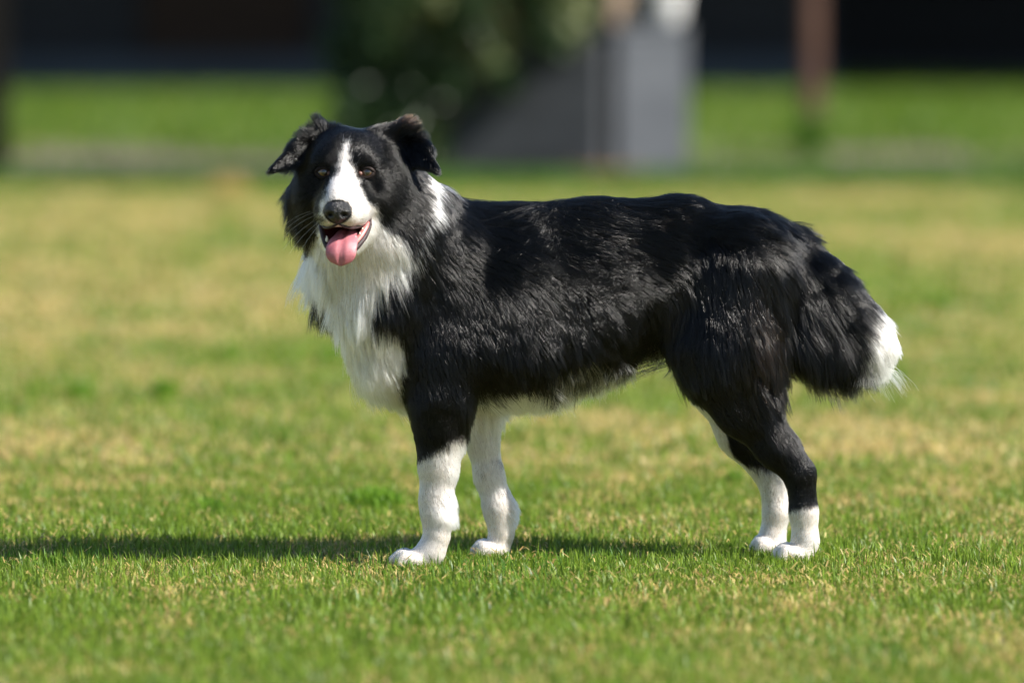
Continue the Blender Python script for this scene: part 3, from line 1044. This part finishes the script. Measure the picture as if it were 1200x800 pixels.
pink_mat = mottled('eye_corner', (0.10, 0.05, 0.045), (0.17, 0.09, 0.075), 150, 0.25, 0.2, None, 0.001)
for s_ in (-1, 1):
    bm = bmesh.new()
    bmesh.ops.create_uvsphere(bm, u_segments=32, v_segments=20, radius=0.0125)
    e = bm_obj('eye', bm, eye_mat, dog, True)
    e.matrix_parent_inverse = Matrix.Identity(4)
    e.location = H(s_ * 31.0, -1.5, 0.0)
    e.rotation_euler = (R(-1), 0, R(3))
    # almond rim
    pts = []
    for k in range(24):
        th = 2 * math.pi * k / 24
        x, zz = math.cos(th), math.sin(th)
        a = 10.8 * x
        b = (zz * 7.5 - (0.5 if zz > 0 else 0)) * (1 - 0.25 * x * x)
        dd = math.sqrt(max(13.0 ** 2 - a * a * 0.95 - b * b, 1))
        pts.append(H(s_ * (31.0 + a * 1.0), -1.3 + dd * 0.97, b + 0.8 * x))
    rings = []
    bm = bmesh.new()
    for k in range(24):
        p, d = Vector(pts[k]), (Vector(pts[(k + 1) % 24]) - Vector(pts[k - 1])).normalized()
        q = d.to_track_quat('Z', 'Y')
        rad = 0.0026
        rings.append([bm.verts.new(p + q @ Vector((rad * math.cos(2 * math.pi * j / 8), rad * math.sin(2 * math.pi * j / 8), 0))) for j in range(8)])
    for k in range(24):
        A, B = rings[k], rings[(k + 1) % 24]
        for j in range(8): bm.faces.new((A[j], A[(j + 1) % 8], B[(j + 1) % 8], B[j]))
    bmesh.ops.recalc_face_normals(bm, faces=bm.faces)
    bm_obj('eye_rim', bm, rim_mat, dog, True)
    bm = bmesh.new()
    bmesh.ops.create_icosphere(bm, subdivisions=2, radius=0.0036)
    bmesh.ops.translate(bm, verts=bm.verts, vec=H(s_ * 22.2, 9.5, -1.2))
    bm_obj('eye_corner', bm, pink_mat, dog, True)

# ------------------------------------------------------------------ the coat: combed strands rooted in the body
# (u, v, y, length mm, fall x, fall z, lift): how the hair lies, measured on the side view
FC = [
 (540, 245, -.05, 24, 1, -.15, .12), (620, 250, -.05, 26, 1, -.12, .12), (700, 245, -.05, 22, 1, -.08, .10), (790, 240, -.03, 26, 1, -.08, .12), (855, 255, 0, 30, 1, -.15, .15), (893, 268, .05, 40, 1, .10, .32),
 (540, 300, -.10, 30, .85, -.5, .10), (500, 330, -.10, 34, .35, -.95, .28), (520, 370, -.11, 22, .3, -1, .36), (520, 430, -.10, 18, .25, -1, .34), (600, 310, -.12, 28, .9, -.4, .09), (590, 370, -.12, 28, .45, -.9, .34), (590, 420, -.11, 28, .4, -.9, .36), (600, 450, -.09, 28, .4, -.9, .26), (680, 310, -.11, 26, .95, -.3, .09),
 (670, 370, -.10, 28, .5, -.85, .34), (680, 410, -.09, 30, .5, -.85, .32), (760, 320, -.09, 28, .95, -.25, .09), (750, 390, -.08, 32, .6, -.8, .16), (570, 468, -.05, 40, .3, -.95, .28), (640, 460, -.04, 42, .35, -.95, .28), (720, 435, -.03, 50, .35, -.95, .3), (775, 425, -.01, 36, .45, -.9, .2),
 (560, 480, .02, 32, .35, -.95, .2),
 (850, 320, -.06, 30, .25, -1, .28), (790, 380, -.04, 36, -.05, -1, .32), (800, 420, -.03, 30, .25, -1, .2), (850, 400, -.06, 30, .2, -1, .32), (900, 390, -.02, 46, .35, -.95, .28), (905, 450, -.02, 42, .45, -.9, .32), (850, 480, -.03, 16, .5, -.85, .12),
 (905, 500, -.01, 34, .5, -.9, .3), (885, 520, 0, 10, .6, -.8, .1), (935, 548, 0, 8, .3, -1, .1), (943, 605, 0, 9, 0, -1, .2), (935, 652, 0, 3.5, -.7, -.5, .1), (906, 605, .12, 9, 0, -1, .2), (900, 648, .12, 3.5, -.7, -.5, .1), (860, 515, .12, 12, .5, -.9, .12),
 (910, 288, .03, 44, .75, -.65, .16), (950, 325, .03, 50, .65, -.75, .18), (990, 362, .03, 46, .75, -.65, .16), (930, 350, .03, 78, .15, -1, .25), (950, 385, .03, 80, .10, -1, .14), (985, 412, .03, 66, .14, -1, .14), (1012, 376, .03, 38, .85, -.6, .25), (1040, 395, .03, 24, .6, -.8, .2), (1042, 420, .03, 30, .2, -1, .16), (1018, 428, .03, 56, .15, -1, .16),
 (505, 240, -.06, 46, .6, -.8, .3), (510, 290, -.08, 44, .4, -.9, .25), (470, 310, -.1, 48, .1, -1, .28), (440, 335, -.1, 44, .12, -1, .34), (420, 375, -.08, 42, .12, -1, .32), (435, 430, -.06, 42, .22, -1, .32), (470, 450, -.08, 30, .2, -1, .25), (465, 470, -.02, 34, .3, -1, .3),
 (385, 310, -.08, 54, -.35, -1, .45), (385, 345, -.06, 52, -.2, -1, .45),
 (515, 495, -.11, 9, .1, -1, .12), (545, 492, -.06, 26, .45, -.85, .28), (508, 560, -.1, 9, .05, -1, .2), (531, 590, -.085, 26, .6, -.8, .5), (530, 545, -.085, 17, .5, -.85, .4), (512, 630, -.1, 7, -.1, -1, .2), (475, 660, -.09, 2, -1, -.3, .1),
 (562, 520, .05, 12, .1, -1, .22), (585, 590, .05, 10, .2, -1, .22), (603, 590, .05, 20, .7, -.7, .45), (587, 635, .05, 5, 0, -1, .1), (565, 652, .05, 3, -1, -.3, .1),
]
# head: (right, forward, up mm, length, direction right/forward/up, lift)
FH = [
 (0, 84, -36, 3, (0, -1, .5), .1), (0, 55, -20, 5, (0, -1, .4), .1), (22, 60, -50, 5, (.5, -1, -.3), .15), (-22, 60, -50, 5, (-.5, -1, -.3), .15), (28, 25, -50, 8, (.5, -.9, -.4), .18), (-28, 25, -50, 8, (-.5, -.9, -.4), .18), (0, 70, -72, 3, (0, .2, -1), .1),
 (0, 10, 10, 6, (0, -.5, 1), .12), (0, 0, 38, 9, (0, -.7, 1), .15), (0, -40, 60, 13, (0, -1, .2), .2), (28, -2, 22, 8, (.5, -.6, .6), .15), (-28, -2, 22, 8, (-.5, -.6, .6), .15), (31, 5, -14, 6, (.7, -.6, -.4), .12), (-31, 5, -14, 6, (-.7, -.6, -.4), .12),
 (18, 12, -2, 4, (.3, -.4, .6), .1), (-18, 12, -2, 4, (-.3, -.4, .6), .1),
 (55, -20, 0, 11, (.8, -.6, -.5), .18), (-55, -20, 0, 11, (-.8, -.6, -.5), .18), (60, -10, -40, 14, (.6, -.6, -.7), .2), (-60, -10, -40, 16, (-.6, -.6, -.7), .22), (88, -55, -30, 30, (.7, -.5, -.8), .32), (-85, -55, -30, 40, (-.8, -.4, -.8), .55), (75, -50, -80, 36, (.35, -.4, -1), .3), (-75, -50, -80, 46, (-.55, -.3, -1), .5),
 (40, 5, -75, 16, (.4, -.5, -.9), .2), (-40, 5, -75, 16, (-.4, -.5, -.9), .2), (0, 55, -122, 7, (0, -.4, -1), .2), (25, 20, -112, 16, (.3, -.4, -1), .25), (-25, 20, -112, 16, (-.3, -.4, -1), .25), (0, -10, -120, 34, (0, -.2, -1), .28),
]
# ears given on the photo: (u, v, y, length, fall x, fall y, fall z, lift)
FE = [
 (450, 152, -.1, 16, .4, .4, .7, .4), (470, 148, -.085, 26, .5, .3, .7, .5), (485, 155, -.10, 22, .7, .2, .4, .45), (499, 170, -.12, 15, .7, -.1, -.7, .3), (512, 197, -.135, 11, .5, -.1, -.9, .22), (490, 190, -.11, 9, .4, 0, -1, .18), (470, 180, -.09, 16, .3, 0, -.9, .3),
 (392, 150, -.1, 18, -.1, .4, .7, .45), (380, 149, -.085, 24, -.3, .3, .8, .5), (364, 158, -.1, 20, -.6, .2, .5, .45), (345, 175, -.115, 15, -.8, -.1, -.4, .32), (322, 198, -.135, 11, -.8, -.1, -.6, .22), (350, 192, -.11, 22, -.6, 0, -.75, .3), (368, 180, -.09, 18, -.3, 0, -.9, .3),
]
cp, cl, cd, cf = [], [], [], []
for (u, v, y, L_, dx, dz, lf_) in FC:
    for mirror in ((0,) if y >= 0.05 and u < 620 or u > 880 else (0, 1)):
        p = sv(u, v, y)
        if mirror: p[1] = 2 * AY(u) - p[1]
        cp.append(p); cl.append(L_); cd.append((dx, 0, dz)); cf.append(lf_)
for (r, f, u, L_, d, lf_) in FH:
    cp.append(H(r, f, u)); cl.append(L_); cd.append(HR * d[0] + HF * d[1] + HU * d[2]); cf.append(lf_)
for (u, v, y, L_, dx, dy, dz, lf_) in FE:
    cp.append(sv(u, v, y)); cl.append(L_); cd.append((dx, dy, dz)); cf.append(lf_)
cp, cl, cd, cf = np.array(cp), np.array(cl, float), np.array(cd, float), np.array(cf)
cd /= np.linalg.norm(cd, axis=1)[:, None]


def comb(P):
    out_l, out_d, out_f = np.zeros(len(P)), np.zeros((len(P), 3)), np.zeros(len(P))
    wy = np.array([1, 0.7, 1])
    for a in range(0, len(P), 20000):
        q = P[a:a + 20000]
        d2 = (((q[:, None] - cp[None]) * wy) ** 2).sum(-1) + 2e-5
        w = 1 / d2 ** 2.2
        w /= w.sum(1)[:, None]
        out_l[a:a + 20000] = np.exp(w @ np.log(cl))
        out_d[a:a + 20000] = w @ cd
        out_f[a:a + 20000] = w @ cf
    return out_l * 0.001, out_d / np.maximum(np.linalg.norm(out_d, axis=1), 1e-6)[:, None], out_f


FUR_N = 460000
tri = np.concatenate([BQ[:, [0, 1, 2]], BQ[:, [0, 2, 3]]])
ta = 0.5 * np.linalg.norm(np.cross(BV[tri[:, 1]] - BV[tri[:, 0]], BV[tri[:, 2]] - BV[tri[:, 0]]), axis=1)
tl, _, _ = comb(BV[tri].mean(1))
bare = (mouth_v | eye_v)[tri].any(1)
dens = ta * np.clip((0.020 / tl) ** 0.75, 0.75, 2.6) * ~bare
cum = np.cumsum(dens); cum /= cum[-1]
ti = np.searchsorted(cum, rng.random(FUR_N))
b1, b2 = rng.random(FUR_N), rng.random(FUR_N)
fl = b1 + b2 > 1
b1[fl], b2[fl] = 1 - b1[fl], 1 - b2[fl]
T_ = tri[ti]
wgt = np.stack([1 - b1 - b2, b1, b2], 1)
ROOT = (BV[T_] * wgt[..., None]).sum(1)
RN = (BN[T_] * wgt[..., None]).sum(1)
RN /= np.linalg.norm(RN, axis=1)[:, None]
hh = (ROOT - H_EYE) @ np.array([HR, HF, HU]).T * 1000
ok = ~((((hh - np.array(NC)) / np.array([19.5, 16, 17.5])) ** 2).sum(1) < 1.05)
ok &= ROOT[:, 2] > 0.004
ROOT, RN, hh = ROOT[ok], RN[ok], hh[ok]
n = len(ROOT)
FL, FD, FF = comb(ROOT)


def vnoise(P, scale, seed):
    """Three smooth random components at points P."""
    return np.stack([noise2(P[:, 0] + P[:, 1] * 0.7, P[:, 2] + P[:, 1] * 0.6, scale, seed + 7 * k, 2) - 0.5 for k in range(3)], 1)


def lock_key(size, seed):
    jit = vnoise(ROOT, 90, 300 + seed) * size * 1.8 + rng.normal(0, 0.10, (n, 3)) * size
    key = np.floor((ROOT + jit) / size).astype(np.int64)
    kk = (key[:, 0] * 73856093) ^ (key[:, 1] * 19349663) ^ (key[:, 2] * 83492791)
    return np.unique(kk, return_inverse=True)[1]


# locks: each tuft has its own length, lift and drift
LOCK = [(0.0045, 0.62, 1), (0.011, 0.42, 2)]
keys = [lock_key(s_, e_) for s_, _, e_ in LOCK]
long_ = np.clip((FL - 0.010) / 0.025, 0, 1)
m_ = keys[1].max() + 1
lock_len = np.exp(rng.normal(0, 0.20, m_))[keys[1]]
lock_lift = np.minimum(rng.exponential(1.0, m_), 2.0)[keys[1]]
lock_dir = rng.normal(0, 1, (m_, 3))[keys[1]] * 0.16 + rng.normal(0, 1, (keys[0].max() + 1, 3))[keys[0]] * 0.12
FL = FL * (1 + (lock_len - 1) * long_)
shag = np.clip((FL - 0.030) / 0.016, 0.10, 1.0)          # flat-lying coat stays sleek, feathering breaks into locks
FF = FF * (1 + (0.55 + 0.6 * lock_lift - 1) * long_ * shag) * (1 + 0.15 * long_ * shag)
FD = FD + lock_dir * (long_ * (0.25 + 0.75 * shag))[:, None]
wig = vnoise(ROOT, 22, 101) * 0.55 + vnoise(ROOT, 60, 131) * 0.45
FD = FD + wig * np.clip(FL / 0.03, 0.12, 1.1)[:, None] * 0.75 + rng.normal(0, 1, (n, 3)) * np.where(FL < 0.012, 0.24, 0.06)[:, None]
tan = FD - (FD * RN).sum(1)[:, None] * RN
hang = np.linalg.norm(tan, axis=1)
tan /= np.maximum(hang, 1e-5)[:, None]
FDn = FD / np.linalg.norm(FD, axis=1)[:, None]
FL = FL * rng.uniform(0.6, 1.2, n) * (1 + 0.5 * (noise2(ROOT[:, 0], ROOT[:, 2], 45, 201, 2) - 0.5))
lift = np.clip(FF * rng.uniform(0.65, 1.35, n), 0.05, 1.1)
K = 6
strand = np.zeros((n, K, 3))
p = ROOT - RN * 0.001
strand[:, 0] = p
for k in range(1, K):
    t = (k - 0.5) / (K - 1)
    free = (t ** 1.5)[..., None] if False else t ** 1.5
    d = tan * (1 - 0.5 * free) + FDn * (0.5 * free * 1.0) + RN * (lift * (1.25 - 1.1 * t))[:, None]
    d[:, 2] -= 0.25 * t * np.clip(FL / 0.04, 0, 1)
    # never dive back through the skin
    dn = (d * RN).sum(1)
    d += RN * np.maximum(0.02 - dn, 0)[:, None]
    d /= np.linalg.norm(d, axis=1)[:, None]
    p = p + d * (FL / (K - 1))[:, None]
    strand[:, k] = p
# clumping: tips gather to the mean strand of their tuft
for (size, amt, seed), inv in zip(LOCK, keys):
    cnt = np.bincount(inv)
    tw = np.linspace(0, 1, K) ** 1.1 * amt
    fac = np.clip((FL - 0.002) / 0.018, 0, 1) * rng.uniform(0.5, 1.15, n)
    # tufts of longer hair also differ in length a little
    for k in range(1, K):
        m = np.stack([np.bincount(inv, strand[:, k, d]) / cnt for d in range(3)], 1)[inv]
        strand[:, k] += (m - strand[:, k]) * (tw[k] * fac)[:, None]
def field_at(P):
    """Distance to the skin by trilinear lookup."""
    g = (P - LO) / STEP
    i = np.clip(np.floor(g).astype(int), 0, np.array(SH) - 2)
    t = np.clip(g - i, 0, 1)
    out = 0
    for a in (0, 1):
        for b in (0, 1):
            for d in (0, 1):
                w = (t[:, 0] if a else 1 - t[:, 0]) * (t[:, 1] if b else 1 - t[:, 1]) * (t[:, 2] if d else 1 - t[:, 2])
                out = out + w * F[i[:, 0] + a, i[:, 1] + b, i[:, 2] + d]
    return out


depth0 = np.clip(FL * 0.13, 0.0006, 0.006) * rng.uniform(0.35, 1.2, n)
for k in range(1, K):                                  # no strand may sink into the skin
    want = depth0 * min(1.0, 0.35 + 0.65 * k / 3)
    for _ in range(2):
        pk = strand[:, k]
        f0 = field_at(pk)
        gr = np.stack([field_at(pk + e) - field_at(pk - e) for e in np.eye(3) * STEP], 1)
        gr /= np.maximum(np.linalg.norm(gr, axis=1), 1e-6)[:, None]
        strand[:, k] += gr * np.clip(want - f0, 0, 0.02)[:, None]
strand[:, :, 2] = np.maximum(strand[:, :, 2], 0.002)

# colours
white = whiteness(ROOT, RN, 1.0)
tint = np.where(white[:, None], WHITE, BLACK) * rng.uniform(0.80, 1.10, (n, 1)) * np.exp(rng.normal(-0.02, 0.07, m_))[keys[1]][:, None]
u_, v_ = to_photo(ROOT)
# cream stain on the throat and behind the far wrist, brown cast in the sun-bleached rump hair
cream = white & (np.exp(-(((u_ - 432) / 28) ** 2 + ((v_ - 318) / 30) ** 2)) * 0.9 + np.exp(-(((u_ - 590) / 8) ** 2 + ((v_ - 622) / 28) ** 2)) * 0.9 + np.exp(-(((u_ - 910) / 9) ** 2 + ((v_ - 615) / 22) ** 2)) * 0.7 > rng.random(n))
cream |= white & (v_ > 600) & (noise2(ROOT[:, 0], ROOT[:, 2] + ROOT[:, 1], 40, 501, 2) > 0.56) & (rng.random(n) < 0.45)
tint[cream] = CREAM * rng.uniform(0.85, 1.05, (cream.sum(), 1))
brown = ~white & (np.exp(-(((u_ - 893) / 22) ** 2 + ((v_ - 395) / 55) ** 2)) * 0.6 + np.exp(-(((u_ - 480) / 26) ** 2 + ((v_ - 140) / 12) ** 2)) * 0.7 > rng.random(n))
tint[brown] = np.array([0.035, 0.018, 0.010])
mixd = ~white & (u_ > 640) & (u_ < 780) & (v_ > 420) & (RN[:, 2] < -0.5) & (rng.random(n) < 0.35)
tint[mixd] = CREAM * 0.8
speck = white & (v_ > 535) & (u_ < 620) & (noise2(ROOT[:, 0], ROOT[:, 2], 70, 401, 2) > 0.70) & (v_ < 585)
tint[speck & (rng.random(n) < 0.6)] = (0.12, 0.11, 0.11)


def hair_object(name, pts, radius_root, radius_tip, cols, mat, parent):
    m, k_ = pts.shape[:2]
    cu = bpy.data.hair_curves.new(name)
    cu.add_curves([k_] * m)
    cu.attributes['position'].data.foreach_set('vector', pts.astype(np.float32).ravel())
    ra = cu.attributes.get('radius') or cu.attributes.new('radius', 'FLOAT', 'POINT')
    prof = np.linspace(0, 1, k_) ** 1.6
    rad = radius_root[:, None] * (1 - prof) + radius_tip[:, None] * prof
    ra.data.foreach_set('value', rad.astype(np.float32).ravel())
    ca = cu.attributes.new('tint', 'FLOAT_COLOR', 'CURVE')
    c = np.ones((m, 4), dtype=np.float32); c[:, :3] = cols
    ca.data.foreach_set('color', c.ravel())
    cu.materials.append(mat)
    return link(name, cu, parent)


def hair_material(name, rough, radial, coat=0.0, ior=1.5):
    N = Nodes(name)
    h = N.n('ShaderNodeBsdfHairPrincipled')
    h.model = 'CHIANG'
    h.parametrization = 'COLOR'
    at = N.n('ShaderNodeAttribute', attribute_name='tint')
    N.l(at.outputs['Color'], h.inputs['Color'])
    h.inputs['Roughness'].default_value = rough
    h.inputs['Radial Roughness'].default_value = radial
    h.inputs['Coat'].default_value = coat
    h.inputs['Random Roughness'].default_value = 0.2
    h.inputs['IOR'].default_value = ior
    N.l(h.outputs[0], N.out.inputs['Surface'])
    return N.m


dark_hair, pale_hair = hair_material('black_hair', 0.12, 0.18, 0.0, 1.37), hair_material('white_hair', 0.38, 0.5, 0.0)
light = tint.mean(1) > 0.3
rr_ = np.where(light, np.clip(0.00022 + FL * 0.001, 0.0002, 0.00026), np.clip(0.00015 + FL * 0.003, 0.00015, 0.00024))
for nm, sel, mt in (('black_fur', ~light, dark_hair), ('white_fur', light, pale_hair)):
    o = hair_object(nm, strand[sel], rr_[sel], rr_[sel] * 0.25, tint[sel], mt, dog)

# whiskers
W_ = []
for (r, f, u, dr_, df_, du_, L_) in ((-27, 40, -58, -1, .25, -.15, 60), (-26, 46, -62, -1, .2, -.35, 62), (-26, 38, -66, -1, .1, -.5, 58), (-27, 34, -54, -1, .2, .1, 55), (-25, 48, -54, -1, .4, .0, 55), (27, 42, -58, 1, .3, -.2, 55), (27, 38, -63, 1, .2, -.4, 50), (-24, 50, -68, -.9, .2, -.7, 50)):
    d = np.array([dr_, df_, du_], float); d /= np.linalg.norm(d)
    W_.append([H(*(np.array([r, f, u]) + d * L_ * t + np.array([0, -8, -26]) * t * t * L_ / 60)) for t in np.linspace(0, 1, 8)])
W_ = np.array(W_)
hair_object('whisker', W_, np.full(len(W_), 0.00013), np.full(len(W_), 0.00005), np.full((len(W_), 3), 0.85), pale_hair, dog)
